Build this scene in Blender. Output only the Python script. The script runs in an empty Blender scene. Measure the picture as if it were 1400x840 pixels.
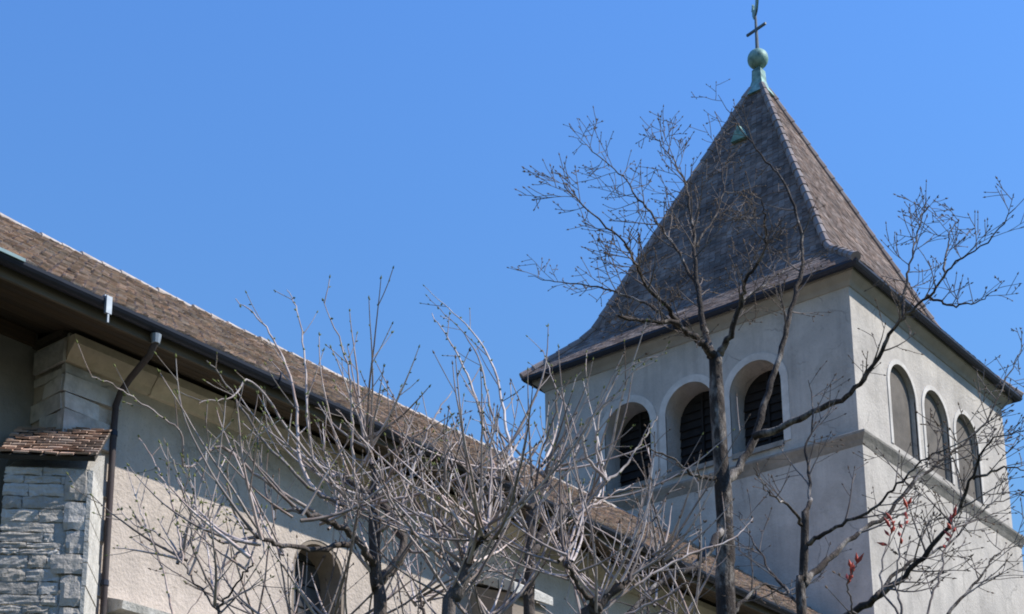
import bpy, math, random
from mathutils import Vector as V, Matrix as M
rnd = random.Random(7)
SC = bpy.context.scene
COL = SC.collection

# ------------------------------------------------------------------ camera
F, PX, PY = 2183.79, 697.69, 934.33          # focal length and principal point in pixels of the 1400x840 photograph
YAW, PITCH, ROLL = 0.6782, 0.2564, -0.0088
CAM = V((-29.9727, -14.3253, 0.0))
fw = V((math.cos(YAW)*math.cos(PITCH), math.sin(YAW)*math.cos(PITCH), math.sin(PITCH)))
r0 = V((math.sin(YAW), -math.cos(YAW), 0)); u0 = r0.cross(fw)
rt = math.cos(ROLL)*r0 + math.sin(ROLL)*u0
up = -math.sin(ROLL)*r0 + math.cos(ROLL)*u0
cd = bpy.data.cameras.new('camera'); cam = bpy.data.objects.new('camera', cd); COL.objects.link(cam)
m = M((rt, up, -fw)).transposed().to_4x4(); m.translation = CAM
cam.matrix_world = m
cd.sensor_width = 36; cd.sensor_fit = 'HORIZONTAL'; cd.lens = F*36/1400
cd.shift_x = (700-PX)/1400; cd.shift_y = (PY-420)/1400
cd.clip_start = 0.1; cd.clip_end = 3000
SC.camera = cam
fh = V((math.cos(YAW), math.sin(YAW), 0))

# ------------------------------------------------------------------ light
SUN = V((0.50, -0.79, 1.0)).normalized()
w = bpy.data.worlds.new('World'); SC.world = w; w.use_nodes = True
nt = w.node_tree; bg = nt.nodes['Background']
sky = nt.nodes.new('ShaderNodeTexSky'); sky.sky_type = 'NISHITA'; sky.sun_disc = False
sky.sun_elevation = math.asin(SUN.z); sky.sun_rotation = math.atan2(SUN.x, SUN.y)
sky.altitude = 400; sky.air_density = 4.0; sky.dust_density = 0.0; sky.ozone_density = 10.0
tint = nt.nodes.new('ShaderNodeMix'); tint.data_type = 'RGBA'; tint.blend_type = 'MULTIPLY'; tint.inputs[0].default_value = 1.0
nt.links.new(sky.outputs[0], tint.inputs[6]); tint.inputs[7].default_value = (0.78, 1.25, 2.5, 1)
nt.links.new(tint.outputs[2], bg.inputs[0]); bg.inputs[1].default_value = 0.069
sl = bpy.data.lights.new('sun', 'SUN'); sl.energy = 5.0; sl.angle = math.radians(0.5); sl.color = (1, 0.94, 0.84)
so = bpy.data.objects.new('sun', sl); COL.objects.link(so)
so.rotation_euler = (-SUN).to_track_quat('-Z', 'Y').to_euler(); so.location = (-20, -30, 40)
SC.view_settings.view_transform = 'Standard'; SC.view_settings.look = 'None'
SC.view_settings.exposure = 0.25; SC.view_settings.gamma = 1.0; SC.view_settings.use_curve_mapping = False
SC.render.engine = 'CYCLES'
SC.cycles.filter_width = 1.9

# ------------------------------------------------------------------ helpers
def ray(u, v): return fw + rt*((u-PX)/F) - up*((v-PY)/F)
def at(u, v, H):                              # the point seen at a pixel, on the upright plane H metres ahead
    d = ray(u, v); return CAM + d*(H/d.dot(fh))

class MB:
    def __init__(s): s.v = []; s.f = []
    def quad(s, *p):
        n = len(s.v); s.v += [V(q) for q in p]; s.f.append(tuple(range(n, n+len(p))))
    def hexa(s, p):                           # 8 corners: bottom ring, top ring
        n = len(s.v); s.v += [V(q) for q in p]
        for f in ((3,2,1,0),(4,5,6,7),(0,1,5,4),(1,2,6,5),(2,3,7,6),(3,0,4,7)): s.f.append(tuple(n+i for i in f))
    def box(s, a, b):
        (x0,y0,z0),(x1,y1,z1) = a, b
        s.hexa([(x0,y0,z0),(x1,y0,z0),(x1,y1,z0),(x0,y1,z0),(x0,y0,z1),(x1,y0,z1),(x1,y1,z1),(x0,y1,z1)])
    def tube(s, pts, rad, n=6, cap=True):
        pts = [V(p) for p in pts]; N = len(pts)
        if not hasattr(rad, '__len__'): rad = [rad]*N
        t0 = (pts[1]-pts[0]).normalized()
        a = t0.cross(V((0.31,0.17,0.93)))
        if a.length < 1e-4: a = t0.cross(V((1,0,0)))
        a.normalize(); base = len(s.v)
        for i in range(N):
            t = (pts[min(i+1,N-1)]-pts[max(i-1,0)]).normalized()
            a = (a-t*a.dot(t))
            if a.length < 1e-6: a = t.orthogonal()
            a.normalize(); b = t.cross(a)
            for k in range(n):
                g = 2*math.pi*k/n
                s.v.append(pts[i]+(a*math.cos(g)+b*math.sin(g))*rad[i])
        for i in range(N-1):
            for k in range(n):
                k2 = (k+1) % n
                s.f.append((base+i*n+k, base+i*n+k2, base+(i+1)*n+k2, base+(i+1)*n+k))
        if cap:
            s.f.append(tuple(base+k for k in range(n))[::-1]); s.f.append(tuple(base+(N-1)*n+k for k in range(n)))
    def sweep(s, prof, path, closed=False):   # prof: list of (out, z); path: list of (point, outward) in plan
        n = len(s.v); k = len(prof)
        for p, o in path:
            for a, z in prof: s.v.append(V((p[0]+o[0]*a, p[1]+o[1]*a, z)))
        L = len(path)
        for i in range(L if closed else L-1):
            j = (i+1) % L
            for q in range(k):
                q2 = (q+1) % k
                s.f.append((n+i*k+q, n+i*k+q2, n+j*k+q2, n+j*k+q))
        if not closed:
            s.f.append(tuple(n+q for q in range(k))[::-1]); s.f.append(tuple(n+(L-1)*k+q for q in range(k)))
    def lathe(s, c, prof, n=24):
        b = len(s.v)
        for r, z in prof:
            for k in range(n):
                g = 2*math.pi*k/n; s.v.append(V((c[0]+r*math.cos(g), c[1]+r*math.sin(g), z)))
        for i in range(len(prof)-1):
            for k in range(n):
                k2 = (k+1) % n; s.f.append((b+i*n+k, b+i*n+k2, b+(i+1)*n+k2, b+(i+1)*n+k))
        s.f.append(tuple(b+k for k in range(n))[::-1]); s.f.append(tuple(b+(len(prof)-1)*n+k for k in range(n)))
    def add(s, mesh, mat):
        n = len(s.v); s.v += [mat @ v.co for v in mesh.vertices]
        for p in mesh.polygons: s.f.append(tuple(n+i for i in p.vertices))
    def build(s, name, mat, parent=None, smooth=False, fix=True):
        off = V((0,0,0)); q = parent
        while q: off += q.location; q = q.parent
        me = bpy.data.meshes.new(name)
        me.from_pydata([tuple(v-off) for v in s.v], [], s.f)
        if fix:
            import bmesh
            bm = bmesh.new(); bm.from_mesh(me); bmesh.ops.recalc_face_normals(bm, faces=bm.faces); bm.to_mesh(me); bm.free()
        me.materials.append(mat)
        if smooth: me.polygons.foreach_set('use_smooth', [True]*len(me.polygons))
        o = bpy.data.objects.new(name, me); COL.objects.link(o); o.parent = parent
        return o

def plate(outline, holes, th):                # flat sheet with holes cut, thickness th; in XY, z from 0 to th
    cu = bpy.data.curves.new('sheet', 'CURVE'); cu.dimensions = '2D'; cu.fill_mode = 'BOTH'; cu.extrude = th/2
    for pl in [outline]+holes:
        sp = cu.splines.new('POLY'); sp.points.add(len(pl)-1)
        for i, (x, y) in enumerate(pl): sp.points[i].co = (x, y, 0, 1)
        sp.use_cyclic_u = True
    o = bpy.data.objects.new('sheet', cu); COL.objects.link(o)
    dg = bpy.context.evaluated_depsgraph_get()
    me = bpy.data.meshes.new_from_object(o.evaluated_get(dg))
    me.transform(M.Translation((0,0,th/2)))
    bpy.data.objects.remove(o); bpy.data.curves.remove(cu)
    return me
# plate axes: (a, z) drawn in XY -> world; depth goes into the wall
def frameY(y): return M(((1,0,0,0),(0,0,1,y),(0,1,0,0),(0,0,0,1)))     # wall in XZ at y, thickness towards +y
def frameX(x): return M(((0,0,1,x),(1,0,0,0),(0,1,0,0),(0,0,0,1)))     # wall in YZ at x, thickness towards +x
def arch(c, r, z0, zs, n=20):
    return [(c-r, z0), (c+r, z0)] + [(c+r*math.cos(math.pi*k/n), zs+r*math.sin(math.pi*k/n)) for k in range(n+1)]
def ring(c, r, R, z0, zs, n=20):              # an arched band round an opening, as one outline
    o = [(c+R*math.cos(math.pi*k/n), zs+R*math.sin(math.pi*k/n)) for k in range(n+1)]
    i = [(c+r*math.cos(math.pi*k/n), zs+r*math.sin(math.pi*k/n)) for k in range(n+1)]
    return [(c+R, z0)] + o + [(c-R, z0), (c-r, z0)] + i[::-1] + [(c+r, z0)]
def rect(x0, z0, x1, z1): return [(x0,z0),(x1,z0),(x1,z1),(x0,z1)]

def empty(name, loc, label, cat, group=None):
    o = bpy.data.objects.new(name, None); COL.objects.link(o); o.location = loc; o.empty_display_size = 0.3
    o['label'] = label; o['category'] = cat
    if group: o['group'] = group
    return o

# ------------------------------------------------------------------ materials
def mat(name, c1, c2=None, scale=3.0, c3=None, scale3=0.6, amt3=0.5, lo3=0.45, rough=0.9, bump=0.0, bscale=40, metal=0.0, island=0.0, stretch=(1,1,1), spec=0.3, streak=0.0, streakc=(0.1,0.1,0.1), patch=0.0):
    m = bpy.data.materials.new(name); m.use_nodes = True; t = m.node_tree; N = t.nodes; L = t.links
    b = N['Principled BSDF']; b.inputs['Roughness'].default_value = rough; b.inputs['Metallic'].default_value = metal
    b.inputs['Specular IOR Level'].default_value = spec
    tc = N.new('ShaderNodeTexCoord'); mp = N.new('ShaderNodeMapping'); mp.inputs['Scale'].default_value = stretch
    L.new(tc.outputs['Object'], mp.inputs[0])
    def noise(s, det=6, ro=0.6, src=mp):
        n = N.new('ShaderNodeTexNoise'); n.inputs['Scale'].default_value = s; n.inputs['Detail'].default_value = det
        n.inputs['Roughness'].default_value = ro; L.new(src.outputs[0], n.inputs['Vector']); return n
    def ramp(src, a, bb):
        r = N.new('ShaderNodeMapRange'); r.inputs[1].default_value = a; r.inputs[2].default_value = bb
        r.clamp = True; L.new(src, r.inputs[0]); return r.outputs[0]
    def mix(fac, a, bcol):
        x = N.new('ShaderNodeMix'); x.data_type = 'RGBA'
        if isinstance(fac, float): x.inputs[0].default_value = fac
        else: L.new(fac, x.inputs[0])
        for i, q in ((6, a), (7, bcol)):
            if isinstance(q, tuple): x.inputs[i].default_value = (*q, 1)
            else: L.new(q, x.inputs[i])
        return x.outputs[2]
    col = mix(ramp(noise(scale).outputs['Fac'], 0.3, 0.7), c1, c2 or c1)
    if c3:
        f = ramp(noise(scale3, 8, 0.65).outputs['Fac'], lo3, lo3+0.27)
        mu = N.new('ShaderNodeMath'); mu.operation = 'MULTIPLY'; mu.inputs[1].default_value = amt3; L.new(f, mu.inputs[0])
        col = mix(mu.outputs[0], col, c3)
    if streak:
        mp2 = N.new('ShaderNodeMapping'); mp2.inputs['Scale'].default_value = (2.2, 2.2, 0.16); L.new(tc.outputs['Object'], mp2.inputs[0])
        f = ramp(noise(1.3, 5, 0.7, mp2).outputs['Fac'], 0.5, 0.75)
        mu = N.new('ShaderNodeMath'); mu.operation = 'MULTIPLY'; mu.inputs[1].default_value = streak; L.new(f, mu.inputs[0])
        col = mix(mu.outputs[0], col, streakc)
    if patch:                                 # repairs and damp patches with fairly sharp borders
        f = ramp(noise(0.42, 9, 0.72).outputs['Fac'], 0.53, 0.57); f2 = ramp(noise(0.9, 10, 0.75).outputs['Fac'], 0.58, 0.63)
        for ff, k in ((f, 0.80), (f2, 1.22)):
            mu = N.new('ShaderNodeMath'); mu.operation = 'MULTIPLY'; mu.inputs[1].default_value = patch; L.new(ff, mu.inputs[0])
            x = N.new('ShaderNodeMix'); x.data_type = 'RGBA'; x.blend_type = 'MULTIPLY'; L.new(mu.outputs[0], x.inputs[0]); L.new(col, x.inputs[6]); x.inputs[7].default_value = (k, k*.99, k*.97, 1); col = x.outputs[2]
        nz = noise(1.6, 4, 0.6); vm = N.new('ShaderNodeVectorMath'); vm.operation = 'MULTIPLY_ADD'; vm.inputs[1].default_value = (.5,.5,.5)
        L.new(nz.outputs['Color'], vm.inputs[0]); L.new(mp.outputs[0], vm.inputs[2])
        vo = N.new('ShaderNodeTexVoronoi'); vo.feature = 'DISTANCE_TO_EDGE'; vo.inputs['Scale'].default_value = 0.55; L.new(vm.outputs[0], vo.inputs['Vector'])
        ck = N.new('ShaderNodeMapRange'); ck.inputs[1].default_value = 0.0; ck.inputs[2].default_value = 0.012; ck.inputs[3].default_value = 0.55; ck.inputs[4].default_value = 0.0; L.new(vo.outputs['Distance'], ck.inputs[0])
        msk = ramp(noise(0.7, 3, 0.5).outputs['Fac'], 0.5, 0.6); mu = N.new('ShaderNodeMath'); mu.operation = 'MULTIPLY'; L.new(ck.outputs[0], mu.inputs[0]); L.new(msk, mu.inputs[1])
        x = N.new('ShaderNodeMix'); x.data_type = 'RGBA'; L.new(mu.outputs[0], x.inputs[0]); L.new(col, x.inputs[6]); x.inputs[7].default_value = (.14,.13,.12,1); col = x.outputs[2]
        sp = ramp(noise(38, 3, 0.5).outputs['Fac'], 0.30, 0.42); x = N.new('ShaderNodeMix'); x.data_type = 'RGBA'; x.blend_type = 'MULTIPLY'; x.inputs[0].default_value = 0.18
        L.new(col, x.inputs[6]); L.new(sp, x.inputs[7]); col = x.outputs[2]
    if island:
        g = N.new('ShaderNodeNewGeometry'); hs = N.new('ShaderNodeHueSaturation')
        mr = N.new('ShaderNodeMapRange'); mr.inputs[3].default_value = 1-island; mr.inputs[4].default_value = 1+island
        L.new(g.outputs['Random Per Island'], mr.inputs[0]); L.new(mr.outputs[0], hs.inputs['Value']); L.new(col, hs.inputs['Color'])
        mr2 = N.new('ShaderNodeMath'); mr2.operation = 'MULTIPLY_ADD'; mr2.inputs[1].default_value = 37.7; mr2.inputs[2].default_value = 0
        fr = N.new('ShaderNodeMath'); fr.operation = 'FRACT'; L.new(g.outputs['Random Per Island'], mr2.inputs[0]); L.new(mr2.outputs[0], fr.inputs[0])
        mr3 = N.new('ShaderNodeMapRange'); mr3.inputs[3].default_value = 0.75; mr3.inputs[4].default_value = 1.3
        L.new(fr.outputs[0], mr3.inputs[0]); L.new(mr3.outputs[0], hs.inputs['Saturation'])
        col = hs.outputs[0]
    L.new(col, b.inputs['Base Color'])
    if bump:
        bn = N.new('ShaderNodeBump'); bn.inputs['Strength'].default_value = bump; bn.inputs['Distance'].default_value = 0.02
        L.new(noise(bscale, 5, 0.6).outputs['Fac'], bn.inputs['Height']); L.new(bn.outputs[0], b.inputs['Normal'])
    return m

TW_WALL = mat('tower_render', (0.57,0.53,0.48), (0.46,0.425,0.385), 1.7, (0.31,0.295,0.28), 0.9, 0.6, bump=0.9, bscale=14, streak=0.55, streakc=(0.29,0.27,0.25), patch=0.5)
SURR = mat('white_lime_surround', (0.70,0.665,0.62), (0.54,0.505,0.465), 4, (0.36,0.34,0.31), 1.3, 0.6, bump=0.5, bscale=25)
STRING = mat('grey_string_stone', (0.34,0.315,0.285), (0.22,0.205,0.185), 5, (0.14,0.135,0.12), 1.6, 0.7, bump=0.8, bscale=18)
COVE = mat('cornice_grey_plaster', (0.36,0.34,0.31), (0.27,0.26,0.24), 3, bump=0.2)
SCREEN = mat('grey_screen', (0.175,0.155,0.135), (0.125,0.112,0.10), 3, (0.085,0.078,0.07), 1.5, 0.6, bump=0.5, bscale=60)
RIM_LIT = mat('teal_sunlit_rim', (0.22,0.34,0.36), (0.15,0.24,0.27), 5, (0.10,0.13,0.14), 3, 0.6, rough=0.6)
RECESS = mat('shaded_recess_plaster', (0.30,0.285,0.26), (0.22,0.21,0.195), 2.5, (0.16,0.155,0.145), 0.8, 0.6, bump=0.7, bscale=20)  # nave plaster with the recess's deep shade put into a darker grey
NEAR_BLACK = mat('near_black_board', (0.022,0.021,0.022), (0.012,0.012,0.013), 6)
ZINC = mat('zinc_sheet', (0.34,0.38,0.42), (0.22,0.25,0.29), 6, rough=0.5, metal=0.4)
GUTTER = mat('dark_gutter_metal', (0.035,0.04,0.06), (0.025,0.03,0.045), 5, rough=0.5, metal=0.3)
PIPE = mat('painted_downpipe', (0.085,0.066,0.068), (0.042,0.034,0.038), 6, (0.15,0.135,0.13), 3, 0.6, rough=0.8)
TILE_T = mat('tower_tile', (0.275,0.22,0.19), (0.135,0.108,0.097), 2.0, (0.07,0.057,0.053), 0.9, 0.75, rough=0.95, bump=0.12, island=0.30, spec=0.05)
TILE_N = mat('nave_tile', (0.50,0.385,0.305), (0.33,0.26,0.215), 2.0, (0.27,0.245,0.195), 1.1, 0.7, rough=0.9, bump=0.6, island=0.45)
TILE_B = mat('buttress_tile', (0.43,0.30,0.24), (0.36,0.28,0.235), 5, (0.29,0.25,0.215), 3, 0.6, rough=0.9, bump=0.3, island=0.35)
RIDGE = mat('sunlit_ridge_tile', (0.52,0.47,0.43), (0.34,0.29,0.26), 4, bump=0.4)  # ridge tiles made paler: sunlight along the ridge put into their colour
HIPT = mat('hip_tile', (0.30,0.25,0.235), (0.22,0.19,0.18), 3, bump=0.3, island=0.2)
DECK = mat('roof_deck_dark', (0.05,0.045,0.04))
COPPER = mat('verdigris_copper', (0.15,0.32,0.28), (0.36,0.52,0.47), 7, (0.035,0.08,0.08), 4.5, 0.9, rough=0.6, metal=0.1, bump=0.4)
IRON = mat('weathered_iron', (0.16,0.20,0.22), (0.10,0.12,0.14), 8, rough=0.6, metal=0.2)
NV_WALL = mat('nave_roughcast', (0.615,0.53,0.465), (0.50,0.43,0.375), 2.0, (0.38,0.335,0.295), 0.5, 0.5, bump=0.9, bscale=24, streak=0.4, streakc=(0.35,0.31,0.28), patch=0.5)
CORN = mat('nave_cornice_sandstone', (0.70,0.61,0.52), (0.54,0.465,0.39), 5, (0.28,0.245,0.21), 2.0, 0.6, bump=0.9, bscale=16, island=0.22)
QUOIN = mat('quoin_stone', (0.62,0.585,0.56), (0.46,0.435,0.42), 6, (0.27,0.255,0.245), 3, 0.7, bump=1.0, bscale=18, island=0.2)
RUBBLE = mat('buttress_stone', (0.56,0.515,0.465), (0.42,0.39,0.355), 9, (0.25,0.235,0.21), 3, 0.65, bump=1.0, bscale=20, island=0.2)
MORTAR = mat('pale_mortar', (0.50,0.48,0.445), (0.36,0.345,0.32), 9, bump=1.0, bscale=30)
WHITEST = mat('white_weathered_and_sunlit_stone', (0.68,0.65,0.60), (0.46,0.44,0.40), 7, (0.25,0.24,0.21), 4, 0.6, bump=0.9, bscale=22)
WOOD = mat('brown_soffit_board', (0.10,0.075,0.055), (0.05,0.04,0.032), 4, stretch=(0.4,6,6), rough=0.8, island=0.25)
FASC = mat('grey_fascia', (0.17,0.14,0.11), (0.09,0.075,0.06), 3, rough=0.8, stretch=(.5,4,4))
GLASS = mat('window_glass', (0.10,0.105,0.115), (0.06,0.058,0.06), 5, rough=0.15, spec=0.6)
BROWNST = mat('brown_window_stone', (0.30,0.25,0.20), (0.22,0.18,0.15), 5, bump=0.4)
BARK_D = mat('dark_bark', (0.075,0.058,0.048), (0.022,0.018,0.017), 14, (0.55,0.50,0.45), 8, 0.9, lo3=0.50, bump=1.0, bscale=45, stretch=(1,1,0.5))
TWIG_D = mat('dark_twig_bark', (0.18,0.145,0.13), (0.07,0.06,0.055), 9, (0.33,0.29,0.27), 3, 0.6)
BARK_P = mat('pollard_bark', (0.10,0.08,0.07), (0.05,0.04,0.036), 16, (0.30,0.27,0.25), 5, 0.5, bump=1.0, bscale=50, stretch=(1,1,0.4))
TWIG_P = mat('pale_grey_shoot_bark', (0.56,0.50,0.465), (0.32,0.25,0.225), 9, (0.15,0.10,0.09), 6, 0.75, island=0.55)
BUD = mat('brown_bud', (0.17,0.12,0.085), (0.10,0.075,0.06), 9)
BUDG = mat('green_bud', (0.20,0.22,0.07), (0.12,0.14,0.05), 9)
REDLEAF = mat('red_young_leaf', (0.52,0.09,0.05), (0.36,0.06,0.045), 12, rough=0.6)
GRASS = mat('ground_grass', (0.035,0.048,0.018), (0.05,0.052,0.028), 1.2, (0.08,0.07,0.05), 0.25, 0.6, bump=0.5, bscale=30)

# ------------------------------------------------------------------ ground
GZ = -1.6
g = MB(); n = 24; S = 1500
for i in range(n):
    for j in range(n):
        pass
g.quad((-S,-S,GZ),(S,-S,GZ),(S,S,GZ),(-S,S,GZ))
go = g.build('ground', GRASS); go['kind'] = 'structure'

# ------------------------------------------------------------------ tiles
def tiles(mb, O, A, U, segL, vL, tw, ex, lim, th=0.02, lift=0.03, jit=0.006):
    """courses of plain tiles on the slope with origin O, A along the eave, U up the slope; lim(v) -> (umin, umax)"""
    Nn = A.cross(U).normalized()
    if Nn.z < 0: Nn = -Nn
    rows = int(math.ceil(vL/ex))
    for r in range(rows):
        v0 = r*ex - 0.012; v1 = min(v0+ex*1.45, vL)
        if v1-v0 < 0.03: continue
        off = (r % 2)*tw/2
        a, b = lim(max(0,v0)); u = a - off
        while u < b:
            gp = rnd.uniform(.002,.002+jit); l, h = u+gp, u+tw-gp
            la, lb = lim(min(max(v1,0), vL))
            p = [(max(l,a),v0),(min(h,b),v0),(min(max(h,la),lb),v1),(min(max(l,la),lb),v1)]
            if p[1][0]-p[0][0] > 0.02:
                dz = lift+rnd.uniform(-jit,jit); dv = rnd.uniform(-jit,jit)*1.5; tl = rnd.uniform(-jit,jit)*0.5
                q = []
                for i, (uu, vv) in enumerate(p):
                    hgt = (dz + (tl if i % 3 else -tl)) if i < 2 else 0.006
                    q.append(O + A*uu + U*(vv+(dv if i < 2 else 0)) + Nn*hgt)
                b0 = [q[0]-Nn*th, q[1]-Nn*th]
                k = len(mb.v); mb.v += q + b0
                mb.f += [(k,k+1,k+2,k+3),(k+4,k+5,k+1,k),(k+4,k,k+3),(k+5,k+2,k+1)]
            u += tw

# ------------------------------------------------------------------ BELL TOWER
s = 8.6; ZE = 18.0; OV = 0.42
tower = empty('bell_tower', (s/2, s/2, GZ), 'square grey rendered bell tower with steep tiled spire, arched belfry and green copper ball', 'bell tower')
LO = 0.133
R_, Z0, ZS = 0.68, 14.36, 15.86
cw = [2.42, 4.24, 6.04]; cl = [2.50, 4.29, 6.08]
mb = MB(); TH = 0.8; ZB = 13.75
mb.add(plate(rect(0,ZB,s,ZE-0.1), [arch(c,R_,Z0,ZS) for c in cw], TH), frameY(0))
mb.add(plate(rect(0,ZB,s,ZE-0.1), [arch(c,R_,Z0,ZS) for c in cw], TH), frameY(s-TH))
mb.add(plate(rect(TH,ZB,s-TH,ZE-0.1), [arch(c,R_,Z0,ZS) for c in cl], TH), frameX(0))
mb.add(plate(rect(TH,ZB,s-TH,ZE-0.1), [arch(c,R_,Z0,ZS) for c in cl], TH), frameX(s-TH))
mb.build('belfry_wall', TW_WALL, tower)
mb = MB(); mb.box((-LO,-LO,GZ-0.2),(s+LO,s+LO,ZB-0.006)); mb.build('lower_wall', TW_WALL, tower)
mb = MB(); mb.box((TH+.01,TH+.01,ZB),(s-TH-.01,s-TH-.01,ZB+.12)); mb.build('belfry_floor', NEAR_BLACK, tower)
# string course, cornice, gutter swept round the four corners
def loop(o=0.0):
    d = 1.0
    return [((-o,-o),(-d,-d)),((s+o,-o),(d,-d)),((s+o,s+o),(d,d)),((-o,s+o),(-d,d))]
mb = MB(); mb.sweep([(-0.02,ZB-0.05),(0.137,ZB-0.05),(0.15,ZB-0.02),(0.185,ZB+0.07),(0.25,ZB+0.19),(0.255,ZB+0.24),(0.23,ZB+0.26),(0.003,ZB+0.34),(-0.02,ZB+0.34)], loop(), True)
mb.build('string_course', STRING, tower)
mb = MB(); mb.sweep([(-0.02,17.58),(0.03,17.60),(0.06,17.66),(0.09,17.70),(0.20,17.79),(0.23,17.83),(0.23,17.93),(-0.02,17.93)], loop(), True)
mb.build('cornice', COVE, tower)
mb = MB(); mb.sweep([(0.25,17.93),(0.27,17.86),(0.33,17.83),(0.39,17.85),(0.43,17.91),(0.43,17.965),(0.415,17.965),(0.25,17.945)], loop(), True)
mb.build('gutter', GUTTER, tower)
# belfry windows
for side, cc in (('Y', cw), ('X', cl)):
    for c in cc:
        fr = frameY if side == 'Y' else frameX
        sr = MB(); RR = 0.80 if side == 'Y' else 0.86
        sr.add(plate(ring(c, R_, RR, Z0, ZS), [], 0.05), fr(-0.022))
        win = sr.build('belfry_window', SURR, tower)
        sl_ = MB()
        a = plate(rect(c-R_+0.005, Z0-0.1, c+R_-0.005, Z0+0.02), [], 0.30)
        if side == 'X':
            sl_.add(a, fr(-0.06)); sl_.build('sill', STRING, win)
            sv = MB(); sv.add(plate(arch(c, R_+0.03, Z0-0.03, ZS), [], 0.04), fr(0.66))
            for k in range(10):
                z = Z0+0.04+k*0.21; zt = z+.20; h_ = R_-.01 if zt < ZS else math.sqrt(max(0.0,(R_-.01)**2-(zt-ZS)**2))
                if h_ < .1: break
                sv.hexa([(.59,c-h_,z),(.61,c-h_,z),(.61,c+h_,z),(.59,c+h_,z),(.635,c-h_,zt),(.655,c-h_,zt),(.655,c+h_,zt),(.635,c+h_,zt)])
            sv.box((.555,c-.03,Z0),(.585,c+.03,ZS+.6)); sv.build('dark_backing', NEAR_BLACK, win)  # near-black boards stand in for the unlit inside of the open belfry
        else:
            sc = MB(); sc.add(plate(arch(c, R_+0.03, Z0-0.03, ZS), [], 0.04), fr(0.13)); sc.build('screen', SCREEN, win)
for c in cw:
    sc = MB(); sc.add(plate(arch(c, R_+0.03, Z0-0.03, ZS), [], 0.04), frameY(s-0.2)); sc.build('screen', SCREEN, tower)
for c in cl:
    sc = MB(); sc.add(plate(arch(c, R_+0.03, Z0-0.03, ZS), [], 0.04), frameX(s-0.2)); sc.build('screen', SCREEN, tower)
# spire roof: four faces, each of three slopes
AP = V((s/2, s/2, 27.15)); hw = s/2+OV
rings = [(hw, 17.97), (hw-1.12, 19.06), (hw-1.36, 19.40), (0.16, 26.86)]
dk = MB()
for i in range(len(rings)-1):
    (a, za), (b, zb) = rings[i], rings[i+1]
    for k in range(4):
        g = k*math.pi/2; ca, sa = math.cos(g), math.sin(g)
        P = lambda x, y, z: V((s/2+ca*x-sa*y, s/2+sa*x+ca*y, z))
        dk.quad(P(-a,-a,za),P(a,-a,za),P(b,-b,zb),P(-b,-b,zb))
dk.quad(*[(s/2+sx*(hw-.02), s/2+sy*(hw-.02), 17.955) for sx, sy in ((-1,-1),(1,-1),(1,1),(-1,1))])
roof = dk.build('spire_roof', DECK, tower)
tl = MB()
for k in range(4):
    g = k*math.pi/2; ca, sa = math.cos(g), math.sin(g)
    Rz = lambda x, y, z: V((s/2+ca*x-sa*y, s/2+sa*x+ca*y, z))
    for i in range(len(rings)-1):
        (a, za), (b, zb) = rings[i], rings[i+1]
        O = Rz(-a,-a,za); A = V((ca,sa,0)); Uv = Rz(0,-b,zb)-Rz(0,-a,za); L = Uv.length; Uv.normalize()
        lim = lambda v, a=a, b=b, L=L: ((a-b)*v/L, 2*a-(a-b)*v/L)
        tiles(tl, O, A, Uv, 2*a, L, 0.165, 0.145, lim, th=0.014, lift=0.014, jit=0.006)
tl.build('roof_tiles', TILE_T, roof, fix=False)
hp = MB()
for sx, sy in ((-1,-1),(1,-1),(1,1),(-1,1)):
    pts = [V((s/2+sx*a, s/2+sy*a, z+0.02)) for a, z in rings]
    for i in range(len(pts)-1):
        A_, B_ = pts[i], pts[i+1]; L = (B_-A_).length; nn = max(1, int(L/0.38))
        for q in range(nn):
            p0 = A_.lerp(B_, q/nn); p1 = A_.lerp(B_, min(1,(q+1.12)/nn))
            hp.tube([p0, p1], [0.115+rnd.uniform(-.008,.008), 0.09], 8)
hp.build('hip_tiles', HIPT, roof, smooth=False)
# small copper roof vent on the west slope
za = 25.05; a = 0.16+(hw-1.36-0.16)*(26.86-za)/(26.86-19.40); vy = 4.35
vt = MB()
x0 = s/2-a
vt.hexa([(x0-.26,vy-.26,za-.30),(x0-.26,vy+.26,za-.30),(x0+.35,vy+.22,za-.30),(x0+.35,vy-.22,za-.30),
         (x0-.30,vy-.02,za+.10),(x0-.30,vy+.02,za+.10),(x0+.35,vy+.02,za+.18),(x0+.35,vy-.02,za+.18)])
vt.build('copper_vent', COPPER, roof)
# finial
fb = MB(); fb.lathe((s/2,s/2), [(0.50,26.62),(0.40,26.78),(0.27,26.95),(0.21,27.12),(0.19,27.46),(0.10,27.54),(0.07,27.58)], 4)
R45 = M.Translation((s/2,s/2,0)) @ M.Rotation(math.pi/4,4,'Z') @ M.Translation((-s/2,-s/2,0))
fb.v = [R45 @ v for v in fb.v]
fin = fb.build('finial', COPPER, tower)
bl = MB(); bl.lathe((s/2,s/2), [(0.03,27.55)]+[(0.29*math.sin(math.pi*k/14), 27.84-0.29*math.cos(math.pi*k/14)) for k in range(1,14)]+[(0.05,28.14)], 24)
bl.build('ball', COPPER, fin, smooth=True)
cr = MB(); cr.tube([(s/2,s/2,28.08),(s/2,s/2,29.35)], [0.055,0.03], 8)
ba = V((-.208,-.978,0)); bw = V((.978,-.208,0)); bc = V((s/2,s/2,0))
cr.hexa([bc+ba*(.35*e)+bw*(.03*f)+V((0,0,z)) for z in (28.76,28.82) for e, f in ((-1,-1),(1,-1),(1,1),(-1,1))])
cr.build('cross', IRON, fin)
wc = MB(); D = V((0.75,0.66,0)); cx = V((s/2,s/2,0)); W = V((-0.66,0.75,0))
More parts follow.
